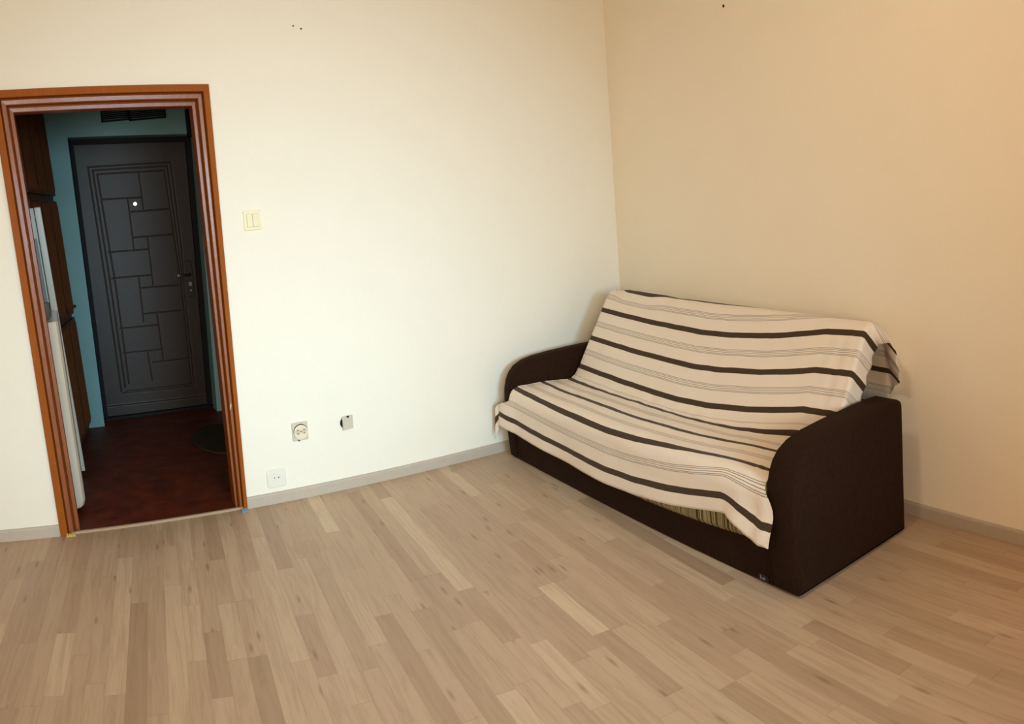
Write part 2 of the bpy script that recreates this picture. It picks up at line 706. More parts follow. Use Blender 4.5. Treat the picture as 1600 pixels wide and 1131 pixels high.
cl.hexa([(*p[:2], ZC) for p in [(XL - .12, YS - .2), RW(tR + .2, .12), (.15, WT), (XL - .12, WT)]] +
        [(*p[:2], ZC + .1) for p in [(XL - .12, YS - .2), RW(tR + .2, .12), (.15, WT), (XL - .12, WT)]])
tag(cl.build('ceiling', M['ceil']), 'cream ceiling of the room', 'ceiling', kind='structure')


# skirting boards
def skirt(name, f, a, b, label):
    P = [(0, 0), (.013, 0), (.013, .046), (.010, .052), (.004, .055), (0, .055)]
    mm = MB().prism(P, lambda d, z: f(a, d, z), lambda d, z: f(b, d, z))
    return tag(mm.build(name, M['base']), label, 'skirting board', kind='structure')


bx = O[3][0]
skirt('baseboard_back', lambda t, d, z: (t, -d, z), bx, -.005, 'grey oak skirting board from the door frame to the sofa')
skirt('baseboard_left', lambda t, d, z: (t, -d, z), XL, O[0][0] + .004, 'short grey oak skirting board left of the doorway')
skirt('baseboard_right', lambda t, d, z: RW(t, -d, z), .02, tR, 'grey oak skirting board along the wall behind the sofa')

# ------------------------------------------------------------------ door frame (no leaf hung in it)
df = thing('door_1', 'brown gloss-painted wooden frame around the open doorway', 'door frame', (-2.83, 0, 0), kind='structure')


def loop3(a, y):
    out = []
    for k in range(4):
        p = lerp2(O[k], I[k], a)
        out.append((p[0], y, p[1]))
    return out


CAS = [(.18, .014), (0, .014), (0, -.020), (.02, -.022), (.35, -.022), (.372, -.018), (.378, .014)]
JMB = [(.20, .016), (.380, .014), (.41, .016), (.43, .006), (.47, .004), (.66, .006), (.70, .012), (.72, .050), (.76, .052),
       (.78, .046), (.80, .044), (.97, .046), (1.0, .052), (1.0, WT), (.5, WT)]
for k, nm in ((0, 'jamb'), (1, 'head'), (2, 'jamb')):
    for nm2, prof, mt_ in (('casing', CAS, M['casing']), (nm, JMB, M['frame'])):
        v = []
        for a, y in prof:
            L = loop3(a, y)
            v += [L[k], L[k + 1]]
        n = len(prof)
        f = [(2 * i, 2 * i + 1, 2 * ((i + 1) % n) + 1, 2 * ((i + 1) % n)) for i in range(n)]
        f += [tuple(2 * i for i in range(n)), tuple(2 * i + 1 for i in range(n))]
        mesh(nm2, v, f, mt_, df)
th = MB()
th.prism([(-.004, .0005), (.026, .0005), (.026, .003), (.018, .008), (.004, .008), (-.004, .003)],
         lambda a, b: (lerp2(O[0], I[0], .55)[0], a, b), lambda a, b: (lerp2(O[3], I[3], .35)[0], a, b))
tag(th.build('trim_1', M['strip'], origin=(-2.83, 0, 0)), 'narrow beige threshold strip across the doorway floor', 'threshold strip', kind='structure')
p = at_y(380, 796)
tp = MB().hexa([(bx - .036, -.052, .0008), (bx - .004, -.049, .0008), (bx - .003, -.026, .0008), (bx - .035, -.027, .0008),
                (bx - .036, -.052, .004), (bx - .005, -.049, .005), (bx - .004, -.026, .012), (bx - .034, -.027, .012)])
tag(tp.build('plastic_scrap', M['blue'], origin=(bx - .02, -.037, 0)), 'small blue plastic scrap at the foot of the right door jamb', 'scrap')
xb = O[0][0]
tp = MB()
for k in range(5):
    a = xb + .028 + k * .009
    tp.hexa([(a, -.036, .0008), (a + .008, -.037, .0008), (a + .007, -.025, .0008), (a, -.024, .0008),
             (a, -.033, .006 + .004 * (k % 3)), (a + .007, -.034, .008), (a + .006, -.025, .016), (a + .001, -.024, .014)])
tag(tp.build('foam_scrap', M['foam'], origin=(xb + .05, -.03, 0)), 'crumb of yellow foam at the foot of the left door jamb', 'scrap')

# ------------------------------------------------------------------ small fittings on the back wall


def plate(m, x0, x1, z0, z1, y0, y1, r=.008, n=5):
    P = []
    for cx, cz, a0 in ((x1 - r, z1 - r, 0), (x0 + r, z1 - r, 90), (x0 + r, z0 + r, 180), (x1 - r, z0 + r, 270)):
        for k in range(n + 1):
            a = math.radians(a0 + 90 * k / n)
            P.append((cx + r * math.cos(a), cz + r * math.sin(a)))
    return m.prism(P, lambda a, b: (a, y0, b), lambda a, b: (a, y1, b))


# light switch
sx, sz = -2.2035, 1.409
sw = thing('light_switch', 'cream two-rocker light switch on the wall right of the doorway', 'light switch', (sx, 0, sz))
plate(MB(), sx - .043, sx + .043, sz - .048, sz + .048, 0, -.010, .006).build('plate', M['cream'], sw, bevel=.003)
MB().box(sx - .030, sx + .031, -.0085, -.0112, sz - .033, sz + .033).build('bezel', M['beige'], sw)
for a, b, tilt in ((-.0285, -.001, 1), (.001, .0295, 0)):
    t0, t1 = (.016, .0205) if tilt else (.018, .017)
    MB().hexa([(sx + a, -.0105, sz - .031), (sx + b, -.0105, sz - .031), (sx + b, -.0105, sz + .031), (sx + a, -.0105, sz + .031),
               (sx + a, -t1, sz - .031), (sx + b, -t1, sz - .031), (sx + b, -t0, sz + .031), (sx + a, -t0, sz + .031)]
              ).build('rocker', M['cream'], sw, bevel=.0015)

# double socket
ox, oz = -2.0625, .339
so = thing('wall_socket', 'old beige double socket with a crazed frame, beside the small cover', 'socket', (ox, 0, oz), 'sockets and boxes on the back wall')
plate(MB(), ox - .041, ox + .041, oz - .046, oz + .046, 0, -.012, .006).build('plate', M['beige'], so, bevel=.004)
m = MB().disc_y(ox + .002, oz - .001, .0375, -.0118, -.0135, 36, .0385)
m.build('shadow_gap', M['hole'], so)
MB().disc_y(ox + .002, oz - .003, .0362, -.0125, -.0205, 36, .0372).build('insert', M['ivory'], so, bevel=.003)
for k in (-1, 1):
    cx = ox + .002 + k * .0165
    r_ = MB().disc_y(cx, oz + .001, .0142, -.0203, -.0216, 28)
    rr = r_.build('socket_ring', M['beige'], so)
    for q in (-1, 1):
        MB().disc_y(cx, oz + .001 + q * .0085, .0027, -.0214, -.0222, 12).build('pin_hole', M['hole'], rr)
MB().disc_y(ox + .002, oz + .002, .0030, -.0204, -.0222, 12).build('screw', M['bronze'], so)
MB().box(ox - .016, ox - .004, -.011, -.0128, oz - .048, oz - .0435).build('crack', M['hole'], so)

# square box cover standing proud of its hole
cx_, cz_ = -1.8135, .3415
cv = thing('junction_cover', 'small square grey-beige cover sitting loose over a wall box', 'cover plate', (cx_, 0, cz_), 'sockets and boxes on the back wall')
MB().disc_y(cx_ - .010, cz_ - .002, .0225, 0, -.006, 20, .027).build('wall_box', M['hole'], cv)
a = math.radians(9)
P = [(-.030, .0), (.030, .0), (.030, .013), (-.030, .013)]
mm = MB()


def cvp(x, d, z):
    return (cx_ + .004 + x * math.cos(a) , -.0165 - d + x * math.sin(a) * .9 + .008, cz_ + z)


mm.hexa([cvp(-.029, 0, -.034), cvp(.029, 0, -.033), cvp(.029, .012, -.033), cvp(-.029, .012, -.034),
         cvp(-.029, 0, .034), cvp(.029, 0, .034), cvp(.029, .012, .034), cvp(-.029, .012, .034)])
mm.build('cover', M['beige'], cv, bevel=.002)
MB().hexa([cvp(-.006, .010, .027), cvp(.008, .010, .027), cvp(.008, .0128, .027), cvp(-.006, .0128, .027),
           cvp(-.006, .010, .035), cvp(.008, .010, .035), cvp(.008, .0128, .035), cvp(-.006, .0128, .035)]).build('chip', M['hole'], cv)

# white two-pin socket above the skirting
p = at_y(431.5, 746.5)
wx, wz = p[0], p[2]
ws = thing('wall_socket', 'round-cornered white two-pin socket just above the skirting board', 'socket', (wx, 0, wz), 'sockets and boxes on the back wall')
plate(MB(), wx - .049, wx + .049, wz - .046, wz + .046, 0, -.009, .018, 8).build('plate', M['white'], ws, bevel=.004)
m = MB().lathe(0, 0, [(.0235, 0), (.0235, .004), (.0205, .004), (.0198, .0022), (0.001, .0022)], 32)
m.v = [(wx + x, -.008 - z, wz + .0045 + y) for x, y, z in m.v]
rg = m.build('socket_well', M['white'], ws)
for q in (-1, 1):
    MB().disc_y(wx + q * .0105, wz + .0045, .0030, -.0085, -.0108, 14).build('pin_hole', M['hole'], rg)

# holes left by old wall plugs
def plug(pos, nrm, r, label):
    pos = Vector(pos)
    n = Vector(nrm)
    a = n.cross(Vector((0, 0, 1))).normalized()
    v, f = [], []
    N = 12
    for rr, d in ((r, 0.0005), (r * .9, .0022), (r * .45, .0012)):
        for k in range(N):
            t = 2 * math.pi * k / N
            v.append(pos + a * (rr * math.cos(t) * (1 + .15 * math.sin(3 * t))) + Vector((0, 0, rr * math.sin(t))) + n * d)
    for i in range(2):
        for k in range(N):
            f.append((i * N + k, i * N + (k + 1) % N, (i + 1) * N + (k + 1) % N, (i + 1) * N + k))
    f.append(tuple(2 * N + k for k in range(N)))
    f.append(tuple(range(N)))
    tag(mesh('wall_plug', v, f, M['hole'], origin=tuple(pos)), label, 'wall plug', 'old wall plugs')


h1, h2 = at_y(458, 40.5), at_y(470.3, 45)
plug(h1, (0, -1, 0), .0042, 'faint old screw plug high on the back wall, left of a pair')
plug(h2, (0, -1, 0), .0045, 'dark old screw plug high on the back wall, right of a pair')
d_ = ray(1130.5, 9.5)
t_ = -(CAM @ np.array(rnrm)) / (d_ @ np.array(rnrm))
plug(CAM + t_ * d_, -rnrm, .0075, 'brown old screw plug high on the cream wall above the sofa')

# unseen ceiling lamp, added as a source for the fill light
lp = thing('fill_lamp', 'unseen ceiling lamp added to fill the room with light', 'lamp', (-1.95, -2.35, ZC))
MB().lathe(-1.95, -2.35, [(.001, ZC), (.06, ZC), (.06, ZC - .03), (.012, ZC - .05), (.012, ZC - .16), (.001, ZC - .16)], 20).build('canopy', M['white'], lp)
MB().lathe(-1.95, -2.35, [(.03, ZC - .16), (.05, ZC - .18), (.05, ZC - .20), (.03, ZC - .215)], 20).build('lamp_holder', M['bulb'], lp)

# ------------------------------------------------------------------ hall behind the doorway
YH = 2.05
HX0, HX1, HZ = -3.95, -2.02, 2.62
hall_door_quad = [at_y(160, 657, 2.235), at_y(103, 218, 2.235), at_y(298, 212, 2.235), at_y(333, 635, 2.235)]
Q = [(p[0], p[2]) for p in hall_door_quad]
Q[0] = (Q[0][0], 0.0)
Q[3] = (Q[3][0], 0.0)
tag(wall_with_hole('wall_hall_back', HX0 - .1, HX1 + .6, HZ, [(Q[0][0] + .006, 0), (Q[1][0] + .006, Q[1][1] - .006), (Q[2][0] - .006, Q[2][1] - .006), (Q[3][0] - .006, 0)],
                   YH, YH + .30, M['teal']), 'teal painted end wall of the hall around the dark front door', 'wall', kind='structure')
m = MB().box(HX1, HX1 + .1, WT, YH, 0, HZ)
tag(m.build('wall_hall_right', M['teal']), 'teal painted right wall of the hall', 'wall', kind='structure')
m = MB().box(HX0 - .1, HX0, WT, YH, 0, HZ)
tag(m.build('wall_hall_left', M['teal']), 'teal painted left wall of the hall behind the cupboards', 'wall', kind='structure')
m = MB().box(HX0 - .1, HX1 + .1, WT, YH + .3, HZ, HZ + .1)
tag(m.build('ceiling_hall', M['ceil']), 'ceiling of the dark hall', 'ceiling', kind='structure')
m = MB().box(HX0 - .1, HX1 + .6, .0, YH + .32, -.08, -.001)
tag(m.build('floor_hall', M['lino']), 'dark red patterned floor covering of the hall', 'floor', kind='structure')

# front door: steel frame, embossed leaf, lever handle, peephole
YD = 2.235
fd = thing('door_2', 'dark brown embossed front door at the end of the hall', 'front door', (-2.52, YD, 0), kind='structure')
fw = .045


def quad_lerp(q, u, v):
    a = lerp2(q[0], q[3], u)
    b = lerp2(q[1], q[2], u)
    return lerp2(a, b, v)


li, lt = .052, .021
LQ = [quad_lerp(Q, li, .012), quad_lerp(Q, li, 1 - lt), quad_lerp(Q, 1 - li, 1 - lt), quad_lerp(Q, 1 - li, .012)]
v = []
for q, y in ((Q, YD - .03), (LQ, YD - .03), (LQ, YD + .05), (Q, YD + .05)):
    v += [(a, y, b) for a, b in q]
f = []
for r in range(4):
    for k in range(3):
        f.append((r * 4 + k, r * 4 + k + 1, ((r + 1) % 4) * 4 + k + 1, ((r + 1) % 4) * 4 + k))
f += [(0, 4, 8, 12), (3, 7, 11, 15)]
mesh('door_casing', v, f, M['black'], fd)
MB().hexa([(Q[0][0], YD - .03, 0), (Q[3][0], YD - .03, 0), (Q[3][0], YD + .05, 0), (Q[0][0], YD + .05, 0),
           (Q[0][0], YD - .03, .022), (Q[3][0], YD - .03, .022), (Q[3][0], YD + .05, .022), (Q[0][0], YD + .05, .022)]).build('sill', M['black'], fd)
# grooves of the pressed pattern, read off the photograph (pixels)
G = [((137.5, 261), (267, 253)), ((267.5, 253), (283, 377)), ((283, 377), (300, 556)), ((300, 556), (305, 602)), ((137.5, 261), (166, 446)), ((166, 446), (190, 612)), ((192, 615), (305, 603)),
     ((145, 266), (262, 259)), ((145, 266), (173, 446)), ((173, 446), (196, 606)), ((262, 259), (287.5, 446)), ((287.5, 446), (300, 560)), ((300, 560), (303, 602)),
     ((152, 272), (257, 266)), ((152, 272), (181, 446)), ((181, 446), (202, 600)), ((257.5, 266), (284, 446)), ((284, 446), (296, 560)), ((296, 560), (300, 600)),
     ((217, 269), (224.5, 326)), ((158.6, 311.5), (222.7, 308)), ((204, 331), (264.5, 326)), ((200, 310.6), (210, 391)),
     ((208.7, 371), (270, 366)), ((169.7, 394), (231, 389.5)), ((231, 372), (240, 446)), ((175, 435), (237.5, 429.5)),
     ((219, 450), (279, 445.5)), ((217, 432), (225, 503)), ((225, 490.5), (285, 484.8)), ((245.6, 489), (255.8, 562)),
     ((187.6, 513.6), (249.7, 507.5)), ((193.7, 552), (254.8, 545.8)), ((231, 550), (238.5, 595)), ((239.5, 566.5), (294.4, 560)),
     ((198, 612), (300, 600))]
yl = YD - .004
Gw = []
for a, b in G:
    pa, pb = at_y(*a, yl), at_y(*b, yl)
    Gw.append((np.array([pa[0], pa[2]]), np.array([pb[0], pb[2]])))
ka, kb = at_y(177, 634, yl), at_y(327, 617, yl)
NX, NZ = 300, 700
us, vs = np.linspace(0, 1, NX + 1), np.linspace(0, 1, NZ + 1)
UU, VV = np.meshgrid(us, vs)
q = [np.array(x) for x in LQ]
PX = (1 - VV)[..., None] * ((1 - UU)[..., None] * q[0] + UU[..., None] * q[3]) + VV[..., None] * ((1 - UU)[..., None] * q[1] + UU[..., None] * q[2])
D = np.full(UU.shape, 9.0)
for a, b in Gw:
    e = b - a
    w = np.clip(((PX - a) @ e) / (e @ e), 0, 1)
    D = np.minimum(D, np.linalg.norm(PX - a - w[..., None] * e, axis=-1))
dep = .0042 * np.exp(-(D / .0030) ** 2)
# kick plate ledge near the foot
kz = ka[2] + (PX[..., 0] - ka[0]) / (kb[0] - ka[0]) * (kb[2] - ka[2])
dep -= .008 / (1 + np.exp(np.clip((PX[..., 1] - kz) / .002, -50, 50)))
v = [(PX[j, i, 0], yl + dep[j, i], PX[j, i, 1]) for j in range(NZ + 1) for i in range(NX + 1)]
f = [(j * (NX + 1) + i, j * (NX + 1) + i + 1, (j + 1) * (NX + 1) + i + 1, (j + 1) * (NX + 1) + i) for j in range(NZ) for i in range(NX)]
n0 = len(v)
v += [(LQ[k][0], YD + .045, LQ[k][1]) for k in range(4)]
f += [(n0, n0 + 1, n0 + 2, n0 + 3)]
bot = [i for i in range(NX + 1)]
top = [NZ * (NX + 1) + i for i in range(NX + 1)]
lef = [j * (NX + 1) for j in range(NZ + 1)]
rig = [j * (NX + 1) + NX for j in range(NZ + 1)]
f += [tuple(bot) + (n0 + 3, n0), tuple(top) + (n0 + 2, n0 + 1), tuple(lef) + (n0 + 1, n0), tuple(rig) + (n0 + 2, n0 + 3)]
leaf = mesh('leaf', v, f, M['ddoor'], fd, smooth=True)
pp = at_y(211, 318.5, yl)
MB().disc_y(pp[0], pp[2], .0135, yl + .006, yl - .006, 20).build('peephole', M['peep'], fd)
# lock plate and lever
hp = [at_y(288, 408, yl - .01), at_y(299, 407, yl - .01), at_y(305, 463, yl - .01), at_y(294, 464, yl - .01)]
hq = [(p[0], p[2]) for p in hp]
m = MB().prism(hq, lambda a, b: (a, yl + .002, b), lambda a, b: (a, yl - .010, b))
hd = m.build('handle_plate', M['bronze'], fd, bevel=.004)
c = at_y(296, 429, yl - .03)
e = at_y(278.5, 430.5, yl - .05)
MB().tube([(c[0], yl - .004, c[2]), (c[0], yl - .048, c[2]), (c[0] - .012, yl - .055, c[2]), (e[0] + .015, yl - .055, e[2]), (e[0], yl - .05, e[2])],
          [.010, .010, .010, .0085, .008], 12).build('lever', M['bronze'], hd, smooth=True)
MB().disc_y(e[0] + .002, e[2], .0105, yl - .044, yl - .064, 14).build('lever_tip', M['steel'], hd)
c = at_y(297.5, 443.5, yl - .012)
MB().disc_y(c[0], c[2], .014, yl - .009, yl - .018, 18, .019).build('lock_cylinder', M['steel'], hd, bevel=.002)
c = at_y(298.3, 453.5, yl - .012)
MB().disc_y(c[0], c[2], .008, yl - .009, yl - .016, 14).build('screw', M['steel'], hd)
c = at_y(290, 412, yl - .012)

# pair of dark vents above the front door
vp = [at_y(155, 168, YH), at_y(201, 166, YH), at_y(258, 164, YH), at_y(258, 187, YH), at_y(201, 189.5, YH), at_y(158, 190, YH)]
vt = thing('wall_vent', 'pair of dark vents high on the teal wall above the front door', 'vent', (vp[1][0], YH, vp[4][2]))
for a, b, c_, d in ((0, 1, 4, 5), (1, 2, 3, 4)):
    x0_, x1_ = min(vp[a][0], vp[d][0]) + .004, vp[b][0] - .004
    zb, zt = (vp[c_][2] + vp[d][2]) / 2 + (.006 if a else 0), vp[a][2] + .04
    fr = MB()
    for r in ((x0_, x0_ + .012, zb, zt), (x1_ - .012, x1_, zb, zt), (x0_, x1_, zb, zb + .012), (x0_, x1_, zt - .012, zt)):
        fr.box(r[0], r[1], YH - .022, YH, r[2], r[3])
    fo_ = fr.build('vent_frame', M['black'], vt)
    sl = MB()
    for k in range(9):
        z = zb + .016 + k * (zt - zb - .03) / 9
        sl.hexa([(x0_ + .010, YH - .018, z), (x1_ - .010, YH - .018, z), (x1_ - .010, YH - .002, z + .010), (x0_ + .010, YH - .002, z + .010),
                 (x0_ + .010, YH - .018, z + .003), (x1_ - .010, YH - .018, z + .003), (x1_ - .010, YH - .002, z + .013), (x0_ + .010, YH - .002, z + .013)])
    sl.build('slats', M['navy'], fo_)

# dark little box by the top right corner of the front door
b0, b1 = at_y(289, 182, YH), at_y(300, 214, YH)
mb = thing('meter_box', 'small dark box high on the hall wall beside the top of the front door', 'meter box', (HX1 - .05, YH - .05, b1[2]))
MB().box(b0[0], HX1 - .002, YH - .10, YH - .001, b1[2], b0[2] + .05).build('housing', M['black'], mb, bevel=.004)
MB().box(b0[0] + .012, HX1 - .012, YH - .106, YH - .099, b1[2] + .015, b0[2] + .03).build('lid', M['navy'], mb)

# oval door mat
mt = MB()
N = 40
cx0, cy0 = -2.225, 1.30
for r in (1.0,):
    P = [(cx0 + .185 * math.cos(2 * math.pi * k / N), cy0 + .36 * math.sin(2 * math.pi * k / N)) for k in range(N)]
mt.prism(P, lambda a, b: (a, b, -.0005), lambda a, b: (a, b, .011))
tag(mt.build('doormat', M['mat'], origin=(cx0, cy0, 0), bevel=.004), 'dark green oval mat on the red hall floor at the right', 'mat')

# dark wooden closet along the left side of the hall
LN = -.0495                                      # everything on this side leans a little


def cl_pt(t, off, z):
    """t 0..1 from the far end to the near end of the closet front"""
    x = -3.028 + (-3.20 + 3.028) * t
    y = 2.045 + (1.02 - 2.045) * t
    nx, ny = .986, -.166
    return (x + nx * off + LN * z, y + ny * off * 1.0, z)


cs = thing('hall_closet', 'dark varnished wooden closet with fluted doors along the hall wall', 'closet', (-3.2, 1.5, 0))
m = MB()
m.hexa([(HX0 + .02, 1.03, 0.001), cl_pt(1, -.02, .001), cl_pt(0, -.02, .001), (HX0 + .02, YH - .004, .001),
        (HX0 + .02, 1.03, 2.5), cl_pt(1, -.02, 2.5), cl_pt(0, -.02, 2.5), (HX0 + .02, YH - .004, 2.5)])
m.build('carcass', M['dwood'], cs)
for z0_, z1_ in ((.05, .82), (.85, 1.66), (1.70, 2.45)):
    for t0_, t1_ in ((.005, .325), (.340, .655), (.670, .995)):
        m = MB()
        m.hexa([cl_pt(t1_, -.02, z0_), cl_pt(t0_, -.02, z0_), cl_pt(t0_, .0, z0_), cl_pt(t1_, .0, z0_),
                cl_pt(t1_, -.02, z1_), cl_pt(t0_, -.02, z1_), cl_pt(t0_, .0, z1_), cl_pt(t1_, .0, z1_)])
        for k in range(4):
            a0 = t0_ + (t1_ - t0_) * (.10 + .22 * k)
            a1 = a0 + .035
            zz0, zz1 = z0_ + .015, z1_ - .015
            am = (a0 + a1) / 2
            m.add([cl_pt(a0, 0, zz0), cl_pt(a1, 0, zz0), cl_pt(am, .012, zz0 + .02), cl_pt(a0, 0, zz1), cl_pt(a1, 0, zz1), cl_pt(am, .012, zz1 - .02)],
                  [(0, 1, 2), (3, 5, 4), (0, 2, 5, 3), (1, 4, 5, 2), (0, 3, 4, 1)])
        dr = m.build('door', M['dwood'], cs)
        if z0_ < 1 and z0_ > .5:
            kp = cl_pt(t0_ + .03, .0, z0_ + .05)
            kb_ = MB().tube([kp, (kp[0] + .012, kp[1] - .003, kp[2]), (kp[0] + .016, kp[1] - .004, kp[2]), (kp[0] + .026, kp[1] - .006, kp[2])],
                            [.006, .006, .012, .010], 12)
            kb_.build('knob', M['bronze'], dr, smooth=True)

# narrow white cabinet in front of the closet
LW = -.062


def wp(x, y, z):
    return (x + LW * z, y, z)


cb = thing('kitchen_cabinet', 'tall narrow white cabinet with a grey lower panel, beside the dark closet', 'cabinet', (-3.3, .98, 0))


def leanbox(x0, x1, y0, y1, z0, z1, fn=wp):
    return [fn(x0, y0, z0), fn(x1, y0, z0), fn(x1, y1, z0), fn(x0, y1, z0), fn(x0, y0, z1), fn(x1, y0, z1), fn(x1, y1, z1), fn(x0, y1, z1)]


MB().hexa(leanbox(-3.70, -3.164, .93, 1.008, .02, 1.60)).build('body', M['enamel'], cb)
MB().hexa(leanbox(-3.160, -3.121, .905, 1.008, .03, 1.602)).build('door_edge', M['enamel'], cb, bevel=.004)
MB().hexa(leanbox(-3.66, -3.172, .918, .930, 1.425, 1.595)).build('upper_panel', M['enamel'], cb, bevel=.002)
MB().hexa(leanbox(-3.66, -3.172, .922, .930, .98, 1.42)).build('lower_panel', M['grey'], cb)

# fridge just inside the doorway
LF = -.044


def fp(x, y, z):
    return (x + LF * z, y, z)


fr = thing('refrigerator', 'white rounded fridge standing just inside the doorway on the left', 'refrigerator', (-3.4, .5, 0))
MB().hexa(leanbox(-3.75, -3.215, .24, .84, .06, 1.0, fp)).build('cabinet_body', M['enamel'], fr, bevel=.012)
P = [(-3.205, .24), (-3.175, .24), (-3.155, .252), (-3.144, .275), (-3.142, .30), (-3.142, .80), (-3.150, .83), (-3.17, .84), (-3.205, .84)]
m = MB()
n = len(P)
zs = [.035, .045, .07, 1.0]
shr = [.022, .008, 0, 0]
v, f = [], []
for z, s_ in zip(zs, shr):
    v += [fp(x - (s_ if x > -3.2 else 0), y, z) for x, y in P]
for i in range(len(zs) - 1):
    for k in range(n):
        f.append((i * n + k, i * n + (k + 1) % n, (i + 1) * n + (k + 1) % n, (i + 1) * n + k))
f += [tuple(range(n)), tuple((len(zs) - 1) * n + k for k in range(n))]
mesh('fridge_door', v, f, M['enamel'], fr, smooth=False, bevel=.004)
MB().hexa(leanbox(-3.74, -3.19, .27, .82, .0, .058, fp)).build('plinth', M['black'], fr)
jx, jy, jz = fp(-3.222, .40, 1.001)
MB().lathe(jx, jy, [(.001, jz), (.036, jz), (.044, jz + .012), (.048, jz + .05), (.044, jz + .075), (.046, jz + .085),
                    (.042, jz + .085), (.040, jz + .076), (.043, jz + .05), (.038, jz + .016), (.001, jz + .010)], 28).build('glass_jar', M['jar'], smooth=True)
tag(bpy.data.objects['glass_jar'], 'small clear glass jar standing on top of the white fridge', 'jar')

# ------------------------------------------------------------------ sofa
FR = np.array([-1.0843, -2.2141])
BR = np.array([-.4193, -2.2392])
FL = np.array([-.9240, -.1009])
LEN = float(np.linalg.norm(FL - FR))
DEP = float(np.linalg.norm(BR - FR))
SD = (FL - FR) / LEN
DD = (BR - FR) / DEP


def S(s, d, z):
    """s: along the sofa from its right end, d: from the front to the back"""
    p = FR + SD * s + DD * d
    return (float(p[0]), float(p[1]), float(z))


sofa = thing('sofa_bed', 'dark brown fabric sofa bed under a striped cover in the corner', 'sofa', S(LEN / 2, DEP / 2, 0))
ARM = [(.012, .004), (0, .012), (-.008, .10), (-.014, .22), (-.016, .32), (-.012, .385), (.000, .43), (.020, .468), (.050, .498), (.10, .522),
       (.17, .536), (.28, .544), (.42, .549), (.58, .551), (.64, .549), (.66, .538), (.666, .52), (.666, .010), (.655, .004)]


def arm(s0, s1):
    m = MB()
    bw = .016
    n = len(ARM)
    c = np.mean(np.array(ARM), axis=0)
    rings = []
    for s, ins in ((s0, .016), (s0 + .004, .007), (s0 + .014, .0), (s1 - .014, 0.0), (s1 - .004, .007), (s1, .016)):
        R = []
        for i in range(n):
            p = np.array(ARM[i])
            t = np.array(ARM[(i + 1) % n]) - np.array(ARM[i - 1])
            nn = np.array([t[1], -t[0]]) / (np.linalg.norm(t) + 1e-9)
            if (c - p) @ nn < 0:
                nn = -nn
            R.append(p + nn * ins)
        rings += [S(s, *p) for p in R]
    f = []
    for i in range(5):
        for k in range(n):
            f.append((i * n + k, i * n + (k + 1) % n, (i + 1) * n + (k + 1) % n, (i + 1) * n + k))
    f += [tuple(range(n)), tuple(5 * n + k for k in range(n))]
    return mesh('armrest', rings, f, M['brown'], sofa, smooth=True)


arm(0.0, .135)
arm(LEN - .088, LEN)
SR, SLF = .137, LEN - .090
m = MB()
m.prism([(.010, .004), (.008, .012), (.006, .165), (.03, .178), (.62, .178), (.62, .004)], lambda a, b: S(SR, a, b), lambda a, b: S(SLF, a, b))
m.build('base', M['brown'], sofa)


def arcp(c, r, a0, a1, n=8):
    return [(c[0] + r * math.cos(math.radians(a0 + (a1 - a0) * k / (n - 1))), c[1] + r * math.sin(math.radians(a0 + (a1 - a0) * k / (n - 1)))) for k in range(n)]


INS = .010
back = arcp((.68, .785), .055 - INS, -30, 150, 12) + [(.395, .395), (.41, .33), (.47, .33), (.49, .36)]
m = MB().prism(back, lambda a, b: S(SR + .036, a, b), lambda a, b: S(SLF - .02, a, b))
m.build('backrest', M['brown'], sofa, bevel=.012, seg=3)
# mattress
seat_top = [(.41, .368), (.34, .368), (.20, .380), (.08, .380)] + arcp((.035, .325), .057, 80, 180, 9)
NS = 16
v, f = [], []
rn = None
for i in range(NS + 1):
    s = SR + .003 + (SLF - SR - .006) * i / NS
    zb = .122 + .048 * ((s - 1.07) / .93) ** 2
    R = seat_top + [(-.022, .24), (-.020, zb + .02), (-.010, zb + .004), (.006, zb), (.41, .185)]
    rn = len(R)
    v += [S(s, *p) for p in R]
for i in range(NS):
    for k in range(rn):
        f.append((i * rn + k, i * rn + (k + 1) % rn, (i + 1) * rn + (k + 1) % rn, (i + 1) * rn + k))
f += [tuple(range(rn)), tuple(NS * rn + k for k in range(rn))]
M['matt'] = mattress_mat('olive_striped_ticking', (float(SD[0]), float(SD[1]), 0.0))
tag(mesh('seat_mattress', v, f, M['matt'], sofa, smooth=True), 'olive and cream striped mattress edge')
# maker's tag by the right arm
ts, tz = .180, .022
m = MB()
P = [(ts + .027 * math.cos(2 * math.pi * k / 24), tz + .0145 * math.sin(2 * math.pi * k / 24)) for k in range(24)]
m.prism(P, lambda a, b: S(a, .006, b), lambda a, b: S(a, .002, b))
tg = tag(m.build('brand_tag', M['label'], sofa, bevel=.001), 'small black oval tag with pale lettering')
m = MB()


def stroke(a0, a1, b0, b1):
    m.hexa([S(ts - a0, .0022, tz + b0), S(ts - a1, .0022, tz + b0), S(ts - a1, .0012, tz + b0), S(ts - a0, .0012, tz + b0),
            S(ts - a0, .0022, tz + b1), S(ts - a1, .0022, tz + b1), S(ts - a1, .0012, tz + b1), S(ts - a0, .0012, tz + b1)])


for r in ((-.014, -.0115, -.006, .008), (-.014, -.009, -.006, -.004), (-.006, -.004, -.006, .002), (-.001, .001, -.006, .002), (.0035, .0055, -.006, .002),
          (.008, .010, -.006, .002), (-.001, .010, .0005, .0025)):
    stroke(*r)
m.build('lettering', M['letter'], tg)

